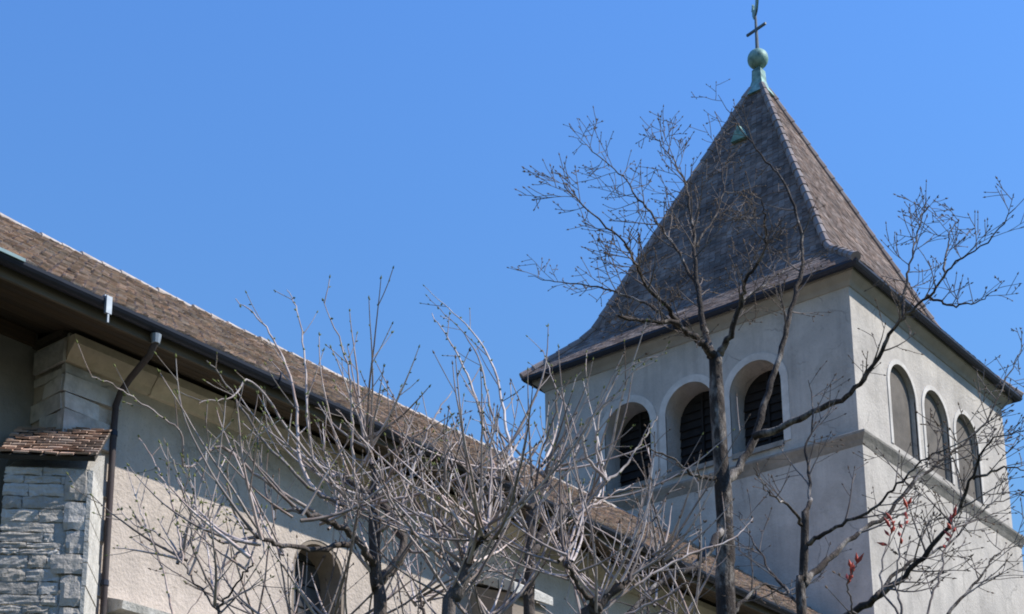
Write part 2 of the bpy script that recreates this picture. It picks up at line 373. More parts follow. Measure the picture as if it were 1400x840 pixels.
outl = [(-.16,29.23),(.16,29.23),(.20,29.28),(.30,29.45),(.30,29.62),(.40,29.66),(.31,29.72),(.26,29.80),(.18,29.70),(.14,29.52),(0,29.44),(-.14,29.50),(-.24,29.70),(-.40,29.74),(-.46,29.58),(-.38,29.40),(-.24,29.26)]
k = len(wc.v)
for sg in (-.025,.025): wc.v += [cx+D*a+W*sg+V((0,0,z)) for a, z in outl]
nn = len(outl); wc.f += [tuple(k+i for i in range(nn))[::-1], tuple(k+nn+i for i in range(nn))]+[(k+i,k+(i+1)%nn,k+nn+(i+1)%nn,k+nn+i) for i in range(nn)]
wc.build('weathercock', COPPER, fin)

# ------------------------------------------------------------------ NAVE
YW = -0.5; YE = -1.4; ZG = 8.23; YR = 4.28; ZR = 12.40; XL = -28.0; XC = -20.5; XE = -0.14
YB = 2*YR-YW; YEB = 2*YR-YE
nave = empty('church_nave', (-12, YR, GZ), 'long beige roughcast church nave with brown tiled roof running to the tower', 'church')
mb = MB()
WX, WR, WZ = -16.62, 0.46, 6.42
wallm = plate(rect(XC,GZ-.2,XE,8.25), [arch(WX,WR,3.2,WZ)], 0.6)
mb.add(wallm, frameY(YW))
mb.box((XC,0.1,GZ-.2),(XC+.6,.7,8.25))
mb.box((XL,YB-.6,GZ-.2),(XE,YB,8.25))
for x in (XL, XE-.3):                          # gable ends
    k = len(mb.v)
    pr = [(0.7,GZ-.2),(YB-.6,GZ-.2),(YB-.6,8.9),(YR,ZR-.25),(0.7,8.9)]
    mb.v += [V((x,y,z)) for y, z in pr]+[V((x+.3,y,z)) for y, z in pr]
    mb.f += [tuple(range(k,k+5))[::-1], tuple(range(k+5,k+10))]+[(k+i,k+(i+1)%5,k+5+(i+1)%5,k+5+i) for i in range(5)]
mb.build('wall', NV_WALL, nave)
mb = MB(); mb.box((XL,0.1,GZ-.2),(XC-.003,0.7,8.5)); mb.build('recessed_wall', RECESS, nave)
# roof
mb = MB(); sl1 = V((0,YR-YE,ZR-ZG)); SL = sl1.length; U1 = sl1.normalized()
N1 = V((0,-U1.z,U1.y))
mb.quad((XL-.3,YE,ZG),(XE,YE,ZG),(XE,YR,ZR),(XL-.3,YR,ZR)); mb.quad((XL-.3,YEB,ZG),(XE,YEB,ZG),(XE,YR,ZR),(XL-.3,YR,ZR))
nroof = mb.build('roof', DECK, nave)
mb = MB()
tiles(mb, V((XL-.3,YE,ZG)), V((1,0,0)), U1, XE-XL, SL-.05, 0.14, 0.118, lambda v: (0, XE-XL+.3), th=0.03, lift=0.043, jit=0.018)
tiles(mb, V((XL-.3,YEB,ZG)), V((1,0,0)), V((0,-U1.y,U1.z)), XE-XL, SL-.05, 0.30, 0.30, lambda v: (0, XE-XL+.3), th=0.024, lift=0.04)
mb.build('roof_tiles', TILE_N, nroof, fix=False)
mb = MB(); x = XL-.3
while x < XE:
    dz = rnd.uniform(-.012,.012)
    mb.tube([(x,YR,ZR-.01+dz),(x+.40,YR,ZR-.02+dz)], [0.085,0.072], 10); x += 0.36
mb.build('ridge_tiles', RIDGE, nroof)
# eave: soffit boards, fascia, gutter, brackets
mb = MB(); y = -1.30; nb = 6
for k in range(nb):
    ya, yb = -1.29+k*0.145, -1.29+(k+1)*0.145-0.008
    za, zb = 8.05+(ya+1.29)*0.27, 8.05+(yb+1.29)*0.27
    mb.hexa([(XL-.2,ya,za),(XE,ya,za),(XE,yb,zb),(XL-.2,yb,zb),(XL-.2,ya,za+.02),(XE,ya,za+.02),(XE,yb,zb+.02),(XL-.2,yb,zb+.02)])
for k in range(4):
    ya, yb = -0.42+k*0.145, -0.42+(k+1)*0.145-0.008
    za, zb = 8.05+(ya+1.29)*0.27, 8.05+(yb+1.29)*0.27
    mb.hexa([(XL-.2,ya,za),(XC-.01,ya,za),(XC-.01,yb,zb),(XL-.2,yb,zb),(XL-.2,ya,za+.02),(XC-.01,ya,za+.02),(XC-.01,yb,zb+.02),(XL-.2,yb,zb+.02)])
mb.build('soffit', WOOD, nave)
mb = MB(); mb.box((XL,0.04,8.24),(XC-.07,0.098,8.40)); mb.box((XC-.066,-.46,8.22),(XC-.003,0.098,8.30)); mb.build('frieze_board', WOOD, nave)
mb = MB(); mb.box((XL-.2,-1.335,8.035),(XE,-1.30,8.20)); mb.build('fascia', FASC, nave)
mb = MB(); pr = []
for k in range(9): g = math.pi+math.pi*k/8; pr.append((YE-.03+.085*math.cos(g), 8.20+.085*math.sin(g)))
for k in range(9): g = 2*math.pi-math.pi*k/8; pr.append((YE-.03+.072*math.cos(g), 8.20+.072*math.sin(g)))
b0 = len(mb.v)
for x in (XL-.25, XE): mb.v += [V((x,y,z)) for y, z in pr]
K = len(pr)
mb.f += [(b0+i,b0+(i+1)%K,b0+K+(i+1)%K,b0+K+i) for i in range(K)]+[tuple(b0+i for i in range(K))[::-1],tuple(b0+K+i for i in range(K))]
gut = mb.build('gutter', GUTTER, nave)
def strap(x, m_):
    q = MB(); pts = [(x,YE-.03+.094*math.cos(math.pi+math.pi*k/8),8.20+.094*math.sin(math.pi+math.pi*k/8)) for k in range(9)]
    q.tube([(x,YE-.124,8.27)]+pts+[(x,-1.31,8.24)], 0.014, 6); return q.build('bracket', m_, gut)
for x in (-26.2,-24.4,-22.6,-18.3,-16.5,-14.7,-12.9,-11.1,-9.3,-7.5,-5.7,-3.9): strap(x, GUTTER)
q = MB(); q.box((-20.79,-1.54,8.03),(-20.72,-1.505,8.23)); q.box((-20.765,-1.535,7.93),(-20.745,-1.515,8.03)); q.box((-20.79,-1.503,8.232),(-20.72,-1.30,8.25)); q.build('bracket', ZINC, gut)
q = MB(); q.box((XL,-1.533,8.185),(-21.78,-1.519,8.222)); q.box((XL,-1.517,8.205),(-21.78,-1.44,8.222)); q.build('sunlit_gutter_rim', RIM_LIT, gut)  # added pale strip: sunlight on the gutter rim, put in as colour
# stone cornice in blocks
mb = MB(); x = XC-.06
while x < XE-.1:
    L = min(rnd.uniform(0.9,1.5), XE-x); d = rnd.uniform(-.012,.012)
    prf = [(YW+.002,7.88+d),(YW-.05,7.89+d),(YW-.08,7.95+d),(YW-.15,8.03+d),(YW-.18,8.07+d),(YW-.18,8.16),(YW+.002,8.16)]
    k = len(mb.v); K = len(prf)
    mb.v += [V((x+.006,y,z)) for y, z in prf]+[V((x+L-.006,y,z)) for y, z in prf]
    mb.f += [tuple(range(k,k+K))[::-1],tuple(range(k+K,k+2*K))]+[(k+i,k+(i+1)%K,k+K+(i+1)%K,k+K+i) for i in range(K)]
    x += L
mb.build('cornice', CORN, nave)
# quoins at the projecting corner
mb = MB(); z = 4.6; k = 0
def rough_block(x0,y0,z0,x1,y1,z1):
    jt = lambda: rnd.uniform(-.022,.022)
    n0 = len(mb.v); N3 = 3
    import itertools
    mb.hexa([(x+jt(),y+jt()*.6,z+jt()) for x,y,z in ((x0,y0,z0),(x1,y0,z0),(x1,y1,z0),(x0,y1,z0),(x0,y0,z1),(x1,y0,z1),(x1,y1,z1),(x0,y1,z1))])
while z < 7.84:
    h = rnd.uniform(.20,.34); h = min(h, 7.87-z)
    if h < .1: break
    a, b = ((.62,.30) if k % 2 else (.34,.66))
    a += rnd.uniform(-.09,.09); b += rnd.uniform(-.1,.1); pd = 0.03+rnd.uniform(0,.03)
    rough_block(XC-pd,YW-pd,z+.014,XC+a,YW+.03,z+h-.014); rough_block(XC-pd+.004,YW-pd+.05,z+.016,XC+.03,YW+b,z+h-.016)
    z += h; k += 1
mb.box((XC-.10,YW-.05,7.86),(XC-.062,YW+.5,8.12))
mb.build('quoins', QUOIN, nave)
# downpipe
mb = MB(); px = -19.90
A_ = V((-20.04,YE-.02,8.12)); 
mb.tube([A_, A_+V((0,0,-.10)), V((-19.99,-1.26,7.93)), V((-19.93,-.86,7.80)), V((-19.90,-.66,7.70)), V((px,-.585,7.56)), V((px,-.575,7.3)), V((px,-.575,GZ))], 0.037, 10)
dp = mb.build('downpipe', PIPE, nave, smooth=True)
for z in (7.2, 5.45, 3.6):
    q = MB(); q.tube([(px,-.575,z),(px,-.575,z+.06)], 0.046, 10); q.build('pipe_clip', GUTTER, dp)
q = MB(); q.tube([A_+V((0,0,-.02)), A_+V((0,0,-.12))], [.062,.045], 10); q.build('outlet', ZINC, dp)
# arched window in the nave wall
mb = MB(); mb.add(plate(ring(WX, WR-.05, WR-.002, 3.2, WZ), [], 0.42), frameY(YW+.012)); win = mb.build('nave_window', BROWNST, nave)
mb = MB(); mb.add(plate(arch(WX, WR-.04, 3.2, WZ), [], 0.02), frameY(YW+.40)); mb.build('glass', GLASS, win)
mb = MB()
for k in range(12): mb.box((WX-WR+.06, YW+.385, 3.4+k*.3), (WX+WR-.06, YW+.397, 3.415+k*.3))
mb.box((WX-.012,YW+.38,3.25),(WX+.012,YW+.396,WZ+.35)); mb.build('glazing_bars', NEAR_BLACK, win)
# ledge below the wall's visible part
mb = MB(); mb.hexa([(-19.80,YW-.26,5.18),(-13.9,YW-.26,5.18),(-13.9,YW,5.18),(-19.8,YW,5.18),(-19.80,YW-.28,5.27),(-13.9,YW-.28,5.27),(-13.9,YW,5.36),(-19.8,YW,5.36)]); mb.build('ledge', WHITEST, nave)
# diagonal buttress with tiled cap
Dn = V((-1,-1,0)).normalized(); Ds = V((1,-1,0)).normalized()
BC = V((XC+.02,YW+.02,0)); BL = 0.72; HWB = 0.44
def bp(d, w, z): return BC+Dn*d+Ds*w+V((0,0,z))
mb = MB(); mb.hexa([bp(-.2,-HWB+.02,GZ-.2),bp(BL-.04,-HWB+.02,GZ-.2),bp(BL-.04,HWB-.02,GZ-.2),bp(-.2,HWB-.02,GZ-.2),bp(-.2,-HWB+.02,6.9),bp(BL-.04,-HWB+.02,6.38),bp(BL-.04,HWB-.02,6.38),bp(-.2,HWB-.02,6.9)])
but = mb.build('buttress', MORTAR, nave)
mb = MB()
def stone(w0, w1, z0, z1, d0, depth, side=False):
    """one rough block: a 4x3 grid face with knocked-off edges"""
    nx, nz = 5, 4; k = len(mb.v)
    def pt(a, b, d): return bp(d, a, b) if not side else bp(a, HWB+d-BL+0.0, b)
    g_ = []
    for j in range(nz+1):
        for i in range(nx+1):
            a = w0+(w1-w0)*i/nx; b = z0+(z1-z0)*j/nz
            e = (i in (0,nx))+(j in (0,nz))
            d = d0+depth*(1 if e == 0 else (0.6 if e == 1 else 0.1))+rnd.uniform(-.008,.008)
            if e: a += rnd.uniform(-.008,.008); b += rnd.uniform(-.008,.008)
            g_.append(pt(a, b, d))
    mb.v += g_
    for j in range(nz):
        for i in range(nx):
            q0 = k+j*(nx+1)+i; mb.f.append((q0,q0+1,q0+nx+2,q0+nx+1))
z = 3.6
while z < 6.36:
    h = rnd.choice((.07,.09,.11,.14,.18)); h = min(h, 6.38-z)
    if h < .05: break
    wl = -HWB; wend = HWB-rnd.choice((.16,.26,.34))
    while wl < wend-.02:
        ww = min(rnd.uniform(.18,.52), wend-wl)
        if wend-(wl+ww) < .1: ww = wend-wl
        stone(wl+.005, wl+ww-.005, z+.005, z+h-.005, BL-.028, rnd.uniform(.005,.018)); wl += ww
    z += h
z = 3.6
while z < 6.36:
    h = min(rnd.uniform(.18,.36), 6.38-z)
    if h < .05: break
    stone(HWB-rnd.uniform(.18,.36), HWB, z+.008, z+h-.008, BL-.025, rnd.uniform(.018,.04))
    z += h
mb.build('stones', RUBBLE, but)
mb = MB(); z = 3.6
while z < 6.36:
    h = min(rnd.uniform(.2,.4), 6.40-z)
    if h < .06: break
    o = rnd.uniform(0,.02)
    mb.hexa([bp(.0,HWB-.03,z+.006),bp(BL+.004,HWB-.03,z+.006),bp(BL+.004,HWB+o,z+.006),bp(0,HWB+o,z+.006),bp(.0,HWB-.03,z+h-.006),bp(BL+.004,HWB-.03,z+h-.006),bp(BL+.004,HWB+o,z+h-.006),bp(0,HWB+o,z+h-.006)]); z += h
mb.build('sunlit_side_stones', WHITEST, but)  # side face in whiter stone: its sunlit look put into the colour
O = bp(BL+.09,-HWB-.06,6.47); Uc = bp(-.08,0,7.15)-bp(BL+.09,0,6.47); Lc = Uc.length; Uc.normalize(); WW = 2*HWB+.12
Nc = Ds.cross(Uc); Nc = Nc if Nc.z > 0 else -Nc
mb = MB(); q = [O+Ds*.02, O+Ds*(WW-.02), O+Ds*(WW-.02)+Uc*Lc, O+Ds*.02+Uc*Lc]
mb.hexa([p-Nc*.05 for p in q]+[p-Nc*.005 for p in q])
cap = mb.build('cap', DECK, but)
mb = MB(); tiles(mb, O, Ds, Uc, WW, Lc, 0.155, 0.105, lambda v: (0, WW), th=0.02, lift=0.04, jit=0.012)
mb.build('cap_tiles', TILE_B, cap, fix=False)
# square buttress half hidden by the pollards
mb = MB(); bx0, bx1 = -13.75, -13.0
mb.hexa([(bx0,YW-.8,GZ),(bx1,YW-.8,GZ),(bx1,YW+.01,GZ),(bx0,YW+.01,GZ),(bx0,YW-.8,6.72),(bx1,YW-.8,6.72),(bx1,YW+.01,7.02),(bx0,YW+.01,7.02)])
b2 = mb.build('square_buttress', BROWNST, nave)
mb = MB()
for a, b in ((.90,.62),(.60,.33),(.31,.003)):
    za, zb = 6.72+(.88-a)*.4, 6.72+(.88-b)*.4
    J = lambda: rnd.uniform(-.025,.025)
    mb.hexa([(x+J(),y+(J() if y < YW-.01 else 0)*.3,z+J()) for x,y,z in ((bx0-.06,YW-a,za),(bx1+.06,YW-a,za),(bx1+.06,YW-b,zb),(bx0-.06,YW-b,zb),(bx0-.06,YW-a,za+.13),(bx1+.06,YW-a,za+.13),(bx1+.06,YW-b,zb+.17),(bx0-.06,YW-b,zb+.17))])
mb.build('cap', WHITEST, b2)

# ------------------------------------------------------------------ TREES
def spline(pts, n):
    P = [pts[0]*2-pts[1]]+list(pts)+[pts[-1]*2-pts[-2]]; out = []
    segs = len(pts)-1
    for i in range(n+1):
        t = i/n*segs; k = min(int(t), segs-1); f = t-k
        a, b, c, d = P[k], P[k+1], P[k+2], P[k+3]
        out.append(0.5*((2*b)+(c-a)*f+(2*a-5*b+4*c-d)*f*f+(3*b-a-3*c+d)*f**3))
    return out
def rv(r=rnd): 
    while True:
        v = V((r.uniform(-1,1),r.uniform(-1,1),r.uniform(-1,1)))
        if 0.1 < v.length < 1: return v.normalized()
def bud(mb, p, d, L=0.014, w=0.005):
    d = d.normalized(); a = d.orthogonal().normalized(); b = d.cross(a); k = len(mb.v)
    mb.v += [p, p+d*L*.45+a*w, p+d*L*.45+b*w, p+d*L*.45-a*w, p+d*L*.45-b*w, p+d*L]
    for i in range(4):
        j = 1+i; j2 = 1+(i+1) % 4; mb.f += [(k,k+j2,k+j),(k+5,k+j,k+j2)]
class Tree:
    def __init__(s, twigs, buds, upw, budsize=0.02, minr=0.0022, spread=(30,62), wob=0.10):
        s.t = twigs; s.b = buds; s.up = upw; s.bs = budsize; s.minr = minr; s.spread = spread; s.wob = wob
    def shoot(s, p, d, L, r, lev, gap):
        n = max(3, int(L/0.07)); st = L/n; pts = [p]; rr = [r]; d = d.normalized(); dirs = [d]
        bend = rv()*rnd.uniform(0,s.wob)*0.35
        for i in range(n):
            d = (d+bend+rv()*s.wob+V((0,0,s.up*rnd.uniform(.5,1.5)))).normalized()
            pts.append(pts[-1]+d*st); dirs.append(d); rr.append(r+(s.minr-r)*((i+1)/n)**0.9)
        s.t.tube(pts, rr, 5 if r > .006 else 4, cap=False)
        for i in range(2, n+1):
            if rnd.random() < .4: bud(s.b, pts[i], dirs[i]+rv()*0.9, s.bs*rnd.uniform(.5,1.1), s.bs*.2)
        bud(s.b, pts[-1], d, s.bs*1.2, s.bs*.22)
        if lev > 0: s.side(pts, rr, lev, gap)
    def side(s, pts, rr, lev, gap, t0=0.25, Lf=0.55):
        tot = sum((pts[i+1]-pts[i]).length for i in range(len(pts)-1)); acc = 0; nx = tot*t0+gap*rnd.random()
        for i in range(len(pts)-1):
            seg = (pts[i+1]-pts[i]).length
            while acc+seg > nx:
                f = (nx-acc)/seg; p = pts[i].lerp(pts[i+1], f); d = (pts[i+1]-pts[i]).normalized()
                ax = d.cross(rv()); 
                if ax.length < .05: ax = d.orthogonal()
                ax.normalize(); a = math.radians(rnd.uniform(*s.spread))
                nd = d*math.cos(a)+ax.cross(d)*math.sin(a)
                if nd.z < -.35: nd.z *= -.3
                L = rnd.uniform(.45,1.1)*Lf*min(1.0, .35+tot*.4)*(1-.5*nx/tot)
                r = rr[i]+(rr[i+1]-rr[i])*f
                s.shoot(p, nd, L, max(s.minr*1.2, min(r*.6, .0085*(.6+L))), lev-1, gap*.8)
                nx += gap*rnd.uniform(.5,1.6)
            acc += seg

def B_(name, mb, m_, root, **k):              # countless small pieces of one tree
    o = mb.build(name, m_, root, **k); o['kind'] = 'stuff'; return o
def trace(px, H0, H1):
    n = len(px); return [at(u, v, H0+(H1-H0)*i/(n-1)) for i, (u, v) in enumerate(px)]
def limb(tree, root, px, H0, H1, r0, r1, bark, lev=2, gap=.16, n=None, t0=.2, Lf=.55, name='limb', wig=.012):
    pts = spline(trace(px, H0, H1), n or max(8, 5*len(px)))
    for i in range(1, len(pts)-1): pts[i] = pts[i]+rv()*wig
    N = len(pts); rr = [r0+(r1-r0)*(i/(N-1))**.62 for i in range(N)]
    mb = MB(); mb.tube(pts, [q*(1+rnd.uniform(-.1,.1)) for q in rr], 8); mb.build(name, bark, root, smooth=True, fix=False)
    if lev: tree.side(pts, rr, lev, gap, t0, Lf)
    return pts, rr
def new_tree(name, base, label, cat, **k):
    root = empty(name, base, label, cat, k.pop('group', None)); tw = MB(); bd = MB()
    return root, tw, bd, Tree(tw, bd, **k)
def trunk(root, px, H, r0, r1, bark, n=24, Hs=None):
    top = [at(u, v, H) for u, v in px]
    b = V((top[0].x, top[0].y, GZ)); 
    pts = spline([b+V((rnd.uniform(-.05,.05),0,-.1)), b.lerp(top[0],.5)+rv()*.03]+top, n)
    N = len(pts); rr = [r0*(1.25-.25*min(1,i/4)) + (r1-r0)*(i/(N-1)) for i in range(N)]
    mb = MB(); mb.tube(pts, [q*(1+rnd.uniform(-.07,.07)) for q in rr], 12); mb.build('trunk', bark, root, smooth=True, fix=False)
    return pts, rr
def ground_under(u, v, H): p = at(u, v, H); return V((p.x, p.y, GZ))

# tall bare tree in front of the tower
H = 11.5
root, tw, bd, T = new_tree('bare_tree', ground_under(995,840,H), 'tall bare budding tree with dark mottled trunk standing before the tower', 'tree', upw=.02, budsize=.026, minr=.0024, wob=.13)
trunk(root, [(993,840),(992,760),(990,690),(985,620),(980,540),(978,485)], H, .083, .05, BARK_D)
q = .0026
limb(T, root, [(978,490),(962,470),(940,455),(918,440),(890,441),(845,432)], H, H-.7, .04, .010, BARK_D, 3, 0.093)
limb(T, root, [(930,448),(916,425),(890,398),(868,360),(850,330),(800,285),(770,250)], H-.3, H-1.3, .024, q*1.3, BARK_D, 3, 0.080)
limb(T, root, [(925,446),(880,415),(830,395),(780,388),(722,378)], H-.3, H+.5, .016, q, BARK_D, 2, 0.073)
limb(T, root, [(972,488),(962,450),(955,400),(950,350),(946,300),(936,250),(918,215),(892,185)], H, H+.6, .036, q, BARK_D, 3, 0.086)
limb(T, root, [(955,400),(930,350),(895,300),(868,265),(850,240),(815,210),(790,190)], H+.2, H+1.3, .017, q, BARK_D, 2, 0.073)
limb(T, root, [(984,485),(1000,455),(1014,412),(1022,380),(1045,340),(1046,300),(1040,270)], H, H-.9, .034, q*1.3, BARK_D, 3, 0.080)
limb(T, root, [(1012,415),(1035,395),(1070,372),(1095,345)], H-.3, H+.3, .014, q, BARK_D, 2, 0.079)
limb(T, root, [(948,340),(975,300),(990,260),(985,215),(990,180)], H+.3, H+1, .012, q, BARK_D, 2, 0.073)
limb(T, root, [(990,660),(1010,640),(1035,588),(1055,520),(1075,450),(1090,390),(1098,345),(1088,290),(1068,245),(1042,215),(1016,180),(982,130)], H, H+.9, .044, q, BARK_D, 3, 0.149, t0=.35)
limb(T, root, [(1030,598),(1070,584),(1120,560),(1160,540),(1190,505),(1215,460),(1240,430),(1272,402),(1300,365),(1345,335),(1388,285)], H, H-1.6, .034, q*1.3, BARK_D, 3, 0.125, t0=.3)
limb(T, root, [(1235,436),(1238,390),(1250,340),(1262,290),(1268,275)], H-.9, H-.5, .014, q, BARK_D, 2, 0.066)
limb(T, root, [(1268,404),(1300,418),(1335,412),(1362,398)], H-1, H-1.3, .012, q, BARK_D, 2, 0.066)
limb(T, root, [(1290,380),(1296,330),(1310,300)], H-1.2, H-.9, .010, q, BARK_D, 2, 0.066)
limb(T, root, [(985,655),(950,650),(915,625),(880,610)], H, H-.6, .022, q, BARK_D, 2, 0.131)
limb(T, root, [(990,720),(955,770),(910,790),(860,840)], H, H-1.5, .03, .02, BARK_D, 2, 0.164)
limb(T, root, [(1000,840),(1040,800),(1080,815),(1130,780)], H, H+.5, .02, q, BARK_D, 2, 0.131)
B_('twigs', tw, TWIG_D, root, smooth=True, fix=False); B_('buds', bd, BUD, root, fix=False)

# second, smaller tree at the lower right
H = 10.2
root, tw, bd, T = new_tree('bare_tree', ground_under(1097,840,H), 'slender bare tree with long limbs reaching to the right before the sunlit tower wall', 'tree', upw=.025, budsize=.026, minr=.0024, wob=.11)
trunk(root, [(1096,840),(1098,790),(1100,740),(1101,700)], H, .038, .026, BARK_D, 18)
limb(T, root, [(1101,705),(1108,670),(1102,620),(1112,570),(1105,520)], H, H+.5, .02, q, BARK_D, 2, 0.115)
limb(T, root, [(1098,800),(1120,775),(1160,740),(1210,705),(1250,660),(1300,620),(1345,580),(1385,500),(1400,470)], H, H+1.2, .030, q, BARK_D, 3, 0.134)
limb(T, root, [(1100,745),(1140,722),(1190,698),(1230,660),(1262,630),(1320,600),(1375,560)], H, H-1.0, .018, q, BARK_D, 2, 0.123)
limb(T, root, [(1150,850),(1205,812),(1260,765),(1305,705),(1328,655),(1352,605),(1410,585)], H-.3, H-1.3, .030, q, BARK_D, 3, 0.093)
limb(T, root, [(1195,820),(1235,775),(1290,748),(1340,700),(1400,672)], H-.5, H+.3, .018, q, BARK_D, 2, 0.079)
limb(T, root, [(1098,720),(1075,690),(1050,675),(1030,640)], H, H-.7, .014, q, BARK_D, 2, 0.115)
limb(T, root, [(1097,830),(1060,790),(1030,740),(1010,700)], H, H+.8, .016, q, BARK_D, 2, 0.115)
limb(T, root, [(1330,655),(1375,640),(1420,650)], H-.9, H-1, .012, q, BARK_D, 2, 0.073)
limb(T, root, [(1290,850),(1330,800),(1360,760),(1390,740)], H-.6, H-.2, .014, q, BARK_D, 2, 0.073)
B_('twigs', tw, TWIG_D, root, smooth=True, fix=False); B_('buds', bd, BUD, root, fix=False)

# red-leaved sapling at the lower right edge
H = 8.6
root, tw, bd, T = new_tree('red_leaved_sapling', ground_under(1235,840,H), 'thin sapling with a few red young leaves below the sunlit belfry windows', 'sapling', upw=.03, budsize=.03, minr=.0022, wob=.06)
lv = MB()
for px in ([(1235,850),(1225,800),(1232,740),(1242,690)], [(1265,860),(1280,800),(1295,745),(1305,705)], [(1180,870),(1165,830),(1160,800),(1170,770)], [(1240,860),(1205,800),(1215,740),(1220,715)]):
    pts, rr = limb(T, root, px, H, H+rnd.uniform(-.4,.4), .009, .0028, TWIG_D, 1, .22, name='stem')
    for k in range(8):
        p = pts[-1-k]+rv()*.012; bud(lv, p, V((rnd.uniform(-.6,.6),rnd.uniform(-.6,.6),rnd.uniform(.1,1))), rnd.uniform(.045,.085), .012)
b_ = at(1235,850,H); mb = MB(); mb.tube([V((b_.x,b_.y,GZ-.1)), b_], [.014,.010], 8); mb.build('stem', TWIG_D, root, fix=False)
for px in ([(1235,850),(1265,860)],[(1235,850),(1180,870)]):
    mb = MB(); mb.tube(trace(px,H,H), .009, 6); mb.build('stem', TWIG_D, root, fix=False)
B_('twigs', tw, TWIG_D, root, smooth=True, fix=False); B_('buds', bd, BUD, root, fix=False); B_('leaves', lv, REDLEAF, root, fix=False)

# pollarded trees with long pale shoots
def pollard(label, H, trunk_px, limbs, shoots, nrand, r0, lenr=(.5,1.3), lean=(0,0), gap=.2, seed=1, bark=BARK_P, nwhip=26, wl=.86, nlow=14, kind=('pollard_tree','tree','pollarded trees along the nave')):
    global rnd
    rnd = random.Random(seed)
    root, tw, bd, T = new_tree(kind[0], ground_under(*trunk_px[0], H), label, kind[1], upw=.035, budsize=.024, minr=.0024, spread=(22,50), wob=.085, group=kind[2])
    tp, _ = trunk(root, trunk_px, H, r0, r0*.75, bark, 18)
    heads = [at(*trunk_px[-1], H)]
    for px, dH, rr in limbs:
        pts, _ = limb(T, root, px, H, H+dH, rr, rr*.55, bark, 0, name='limb'); heads += [pts[-1], pts[-1], pts[len(pts)*2//3]]
    for px, dH, rr in shoots:                                  # the long shoots one can pick out
        pts = spline(trace(px, H, H+dH), 5*len(px)); pts = [p+rv()*.007 for p in pts]
        rad = [rr+(.0024-rr)*(i/(len(pts)-1)) for i in range(len(pts))]
        tw.tube(pts, rad, 6, cap=False); T.side(pts, rad, 1, gap, .3, .4)
        for i in range(3, len(pts)):
            if rnd.random() < .5: bud(bd, pts[i], rv(), .024, .008)
    for k in range(nlow):                                      # suckers off the upper trunk
        h = tp[rnd.randint(9, len(tp)-1)]; a = rnd.uniform(0, 2*math.pi); u_ = T.up; T.up = .09
        T.shoot(h+rv()*.03, V((math.cos(a), math.sin(a), rnd.uniform(.2,1.4))), rnd.uniform(.5,1.2), rnd.uniform(.005,.011), 1, gap*1.4); T.up = u_
    for k in range(nwhip):                                     # long arching whips
        h = rnd.choice(heads); a = rnd.uniform(0, 2*math.pi); el = rnd.uniform(-.1, .9)
        d = V((math.cos(a)*math.cos(el)+lean[0], math.sin(a)*math.cos(el)+lean[1], math.sin(el)))
        u_, w_ = T.up, T.wob; T.up = rnd.uniform(.03,.13); T.wob = .06
        T.shoot(h+rv()*.05, d, rnd.uniform(.6,1.4)*wl, rnd.uniform(.0075,.0125), 1 if rnd.random() < .7 else 0, gap*1.7); T.up, T.wob = u_, w_
    for k in range(nrand):
        h = rnd.choice(heads); a = rnd.uniform(0, 2*math.pi); el = rnd.uniform(.15, 1.45)
        d = V((math.cos(a)*math.cos(el)+lean[0], math.sin(a)*math.cos(el)+lean[1], math.sin(el)))
        L = rnd.uniform(*lenr); T.shoot(h+rv()*.03, d, L, rnd.uniform(.006,.0125), 2 if rnd.random() < .6 else 1, gap)
    B_('shoots', tw, TWIG_P, root, smooth=True, fix=False); B_('buds', bd, BUDG if seed % 2 else BUD, root, fix=False)

def z3(*p): return [(240+a/1.826, 380+b/1.826) for a, b in p]
pollard('leftmost pollard with two dark stems crossing the nave eave, thick with pale shoots', 8.6,
    [(520,860),(514,800),(512,740),(512,690)],
    [([(514,780),(490,740),(455,715),(410,700)], -.5, .026), ([(515,800),(548,760),(545,720),(510,680),(470,655)], .3, .034), ([(512,700),(510,650),(506,610)], .1, .026), ([(490,740),(440,750),(390,745),(352,735)], -.9, .02)],
    [(z3((440,600),(320,490),(300,300),(270,200),(215,110),(150,55)), .4, .013), (z3((420,570),(330,520),(215,400),(130,270),(80,205)), -.5, .013),
     (z3((420,560),(340,430),(325,250),(310,100),(280,30)), .6, .010), (z3((470,580),(445,480),(440,350),(425,200),(370,60)), -.3, .012), (z3((490,560),(500,500),(460,320),(430,170)), .2, .013),
     (z3((470,600),(400,520),(300,400),(190,260),(140,300),(60,310)), -.7, .012), ([(430,700),(350,650),(300,610),(255,640),(245,590),(205,560),(165,532),(126,514)], -.9, .011),
     ([(352,735),(320,700),(312,640),(330,590)], -.6, .012), ([(352,735),(300,740),(262,700),(240,640),(222,600)], -.6, .010), ([(352,735),(300,780),(255,840)], -.3, .009), ([(410,700),(372,690),(358,640),(350,590)], .2, .011)],
    17, .042, (.4,1.0), (-.12,.0), gap=.24, seed=11, nwhip=24)
pollard('pollard with a short stump and pale curving shoots in front of the white buttress cap', 8.2,
    [(612,860),(622,820),(634,790),(640,765)],
    [([(638,775),(650,745),(668,730)], -.2, .024), ([(634,790),(610,760),(602,730)], .3, .02)],
    [(z3((720,690),(640,600),(570,580),(590,490),(640,360),(690,280)), .3, .013), (z3((720,700),(690,640),(640,560),(660,480),(690,420)), -.3, .011), (z3((735,690),(780,620),(760,520),(700,400),(705,340)), .2, .010), (z3((660,700),(600,640),(540,560),(480,420),(400,330)), -.6, .011)],
    14, .042, (.35,.95), (0,0), gap=.24, seed=12)
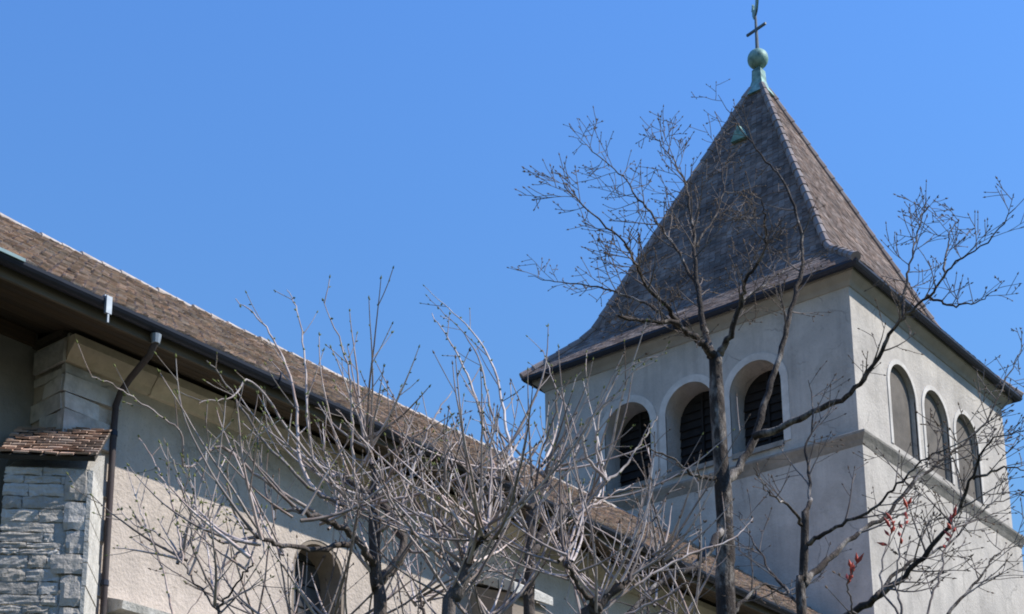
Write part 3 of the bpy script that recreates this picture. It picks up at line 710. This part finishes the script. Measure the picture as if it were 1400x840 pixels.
pollard('dark forked pollard below the tower, its long pale shoots crossing the roof ridge', 9.2,
    [(724,860),(724,800),(725,740),(726,690)],
    [([(724,760),(760,705),(800,680),(830,655)], .6, .030), ([(726,700),(700,660),(680,640)], -.3, .022), ([(724,800),(690,830),(660,850)], -.4, .02), ([(728,720),(745,670),(748,640)], .4, .02)],
    [(z3((800,500),(780,420),(740,270),(690,170),(640,90)), .4, .012), (z3((850,480),(830,400),(800,240),(740,130),(650,50)), .7, .012), ([(828,657),(800,620),(800,580),(840,540),(880,495),(910,485)], -.4, .012), ([(828,657),(815,610),(822,560),(850,510),(900,487)], -.2, .011), ([(828,657),(852,640),(880,600),(900,570)], .3, .011), ([(830,655),(790,700),(776,650),(790,600),(756,520),(742,480)], .4, .010), ([(726,690),(700,640),(672,560),(650,480),(600,420)], .9, .012), ([(726,690),(740,620),(760,560),(755,500)], -.3, .010)],
    16, .040, (.35,.95), (.03,0), gap=.24, seed=13, nwhip=22)
pollard('low pollard at the foot of the tall tree, pale shoots fanning to the right', 8.8,
    [(800,870),(812,840),(830,815),(850,800)],
    [([(840,806),(880,775),(910,760)], .4, .022), ([(820,835),(790,800),(775,770)], -.3, .02)],
    [([(800,850),(870,800),(950,755),(1000,738),(1030,710)], .3, .011), ([(820,860),(880,830),(920,810),(938,796)], -.2, .011), ([(860,795),(880,740),(905,690),(940,640)], .2, .010), ([(775,770),(790,710),(830,680),(870,660)], .3, .010)],
    14, .034, (.3,.85), (.1,0), gap=.22, seed=14, nwhip=12, wl=.7)
pollard('thin young pollard low against the sunlit beige wall, with sparse budding shoots', 8.0,
    [(300,880),(300,850),(298,825)],
    [([(299,835),(270,800),(250,770)], .3, .007), ([(299,830),(330,790),(345,770)], -.3, .007)],
    [([(238,860),(225,790),(200,720),(172,640)], .2, .006), ([(250,770),(240,700),(215,640),(190,600)], .2, .006), ([(300,820),(265,750),(262,690),(270,640)], -.2, .007), ([(345,770),(330,720),(300,690)], .1, .006), ([(250,770),(215,730),(180,715),(160,690)], .1, .005)],
    13, .010, (.3,.7), (-.05,0), gap=.16, seed=15, nwhip=0, nlow=3)
SH = ('bare_shrub', 'shrub', 'many-stemmed shrubs behind the pollards')
pollard('many-stemmed shrub between the two left pollards, its reddish shoots reaching the nave eave', 9.6, [(575,960),(573,930),(570,900)],
    [([(572,925),(530,880),(500,850)], .3, .018), ([(572,915),(610,880),(650,850)], -.3, .018), ([(571,905),(580,860),(575,820)], .3, .016)], [], 6, .026, (.5,1.1), (0,0), gap=.18, seed=22, nwhip=12, nlow=8, wl=.9, kind=SH)
pollard('many-stemmed shrub below the tower foot, low shoots over the end of the nave roof', 10.2, [(880,980),(880,950),(878,915)],
    [([(879,930),(840,880),(800,850)], .3, .018), ([(879,930),(920,890),(950,850)], -.3, .018), ([(878,915),(890,860),(885,830)], .3, .016)], [], 6, .026, (.5,1.0), (0,0), gap=.18, seed=24, nwhip=12, nlow=7, wl=.75, kind=SH)
pollard('many-stemmed shrub below the arched nave window, sparse pale shoots crossing the beige wall', 8.9, [(415,960),(415,940),(412,905)],
    [([(414,925),(380,880),(350,850)], .3, .014), ([(414,925),(450,880),(470,850)], -.3, .014)], [], 8, .02, (.5,1.0), (-.1,0), gap=.2, seed=26, nwhip=9, nlow=6, wl=.9, kind=SH)
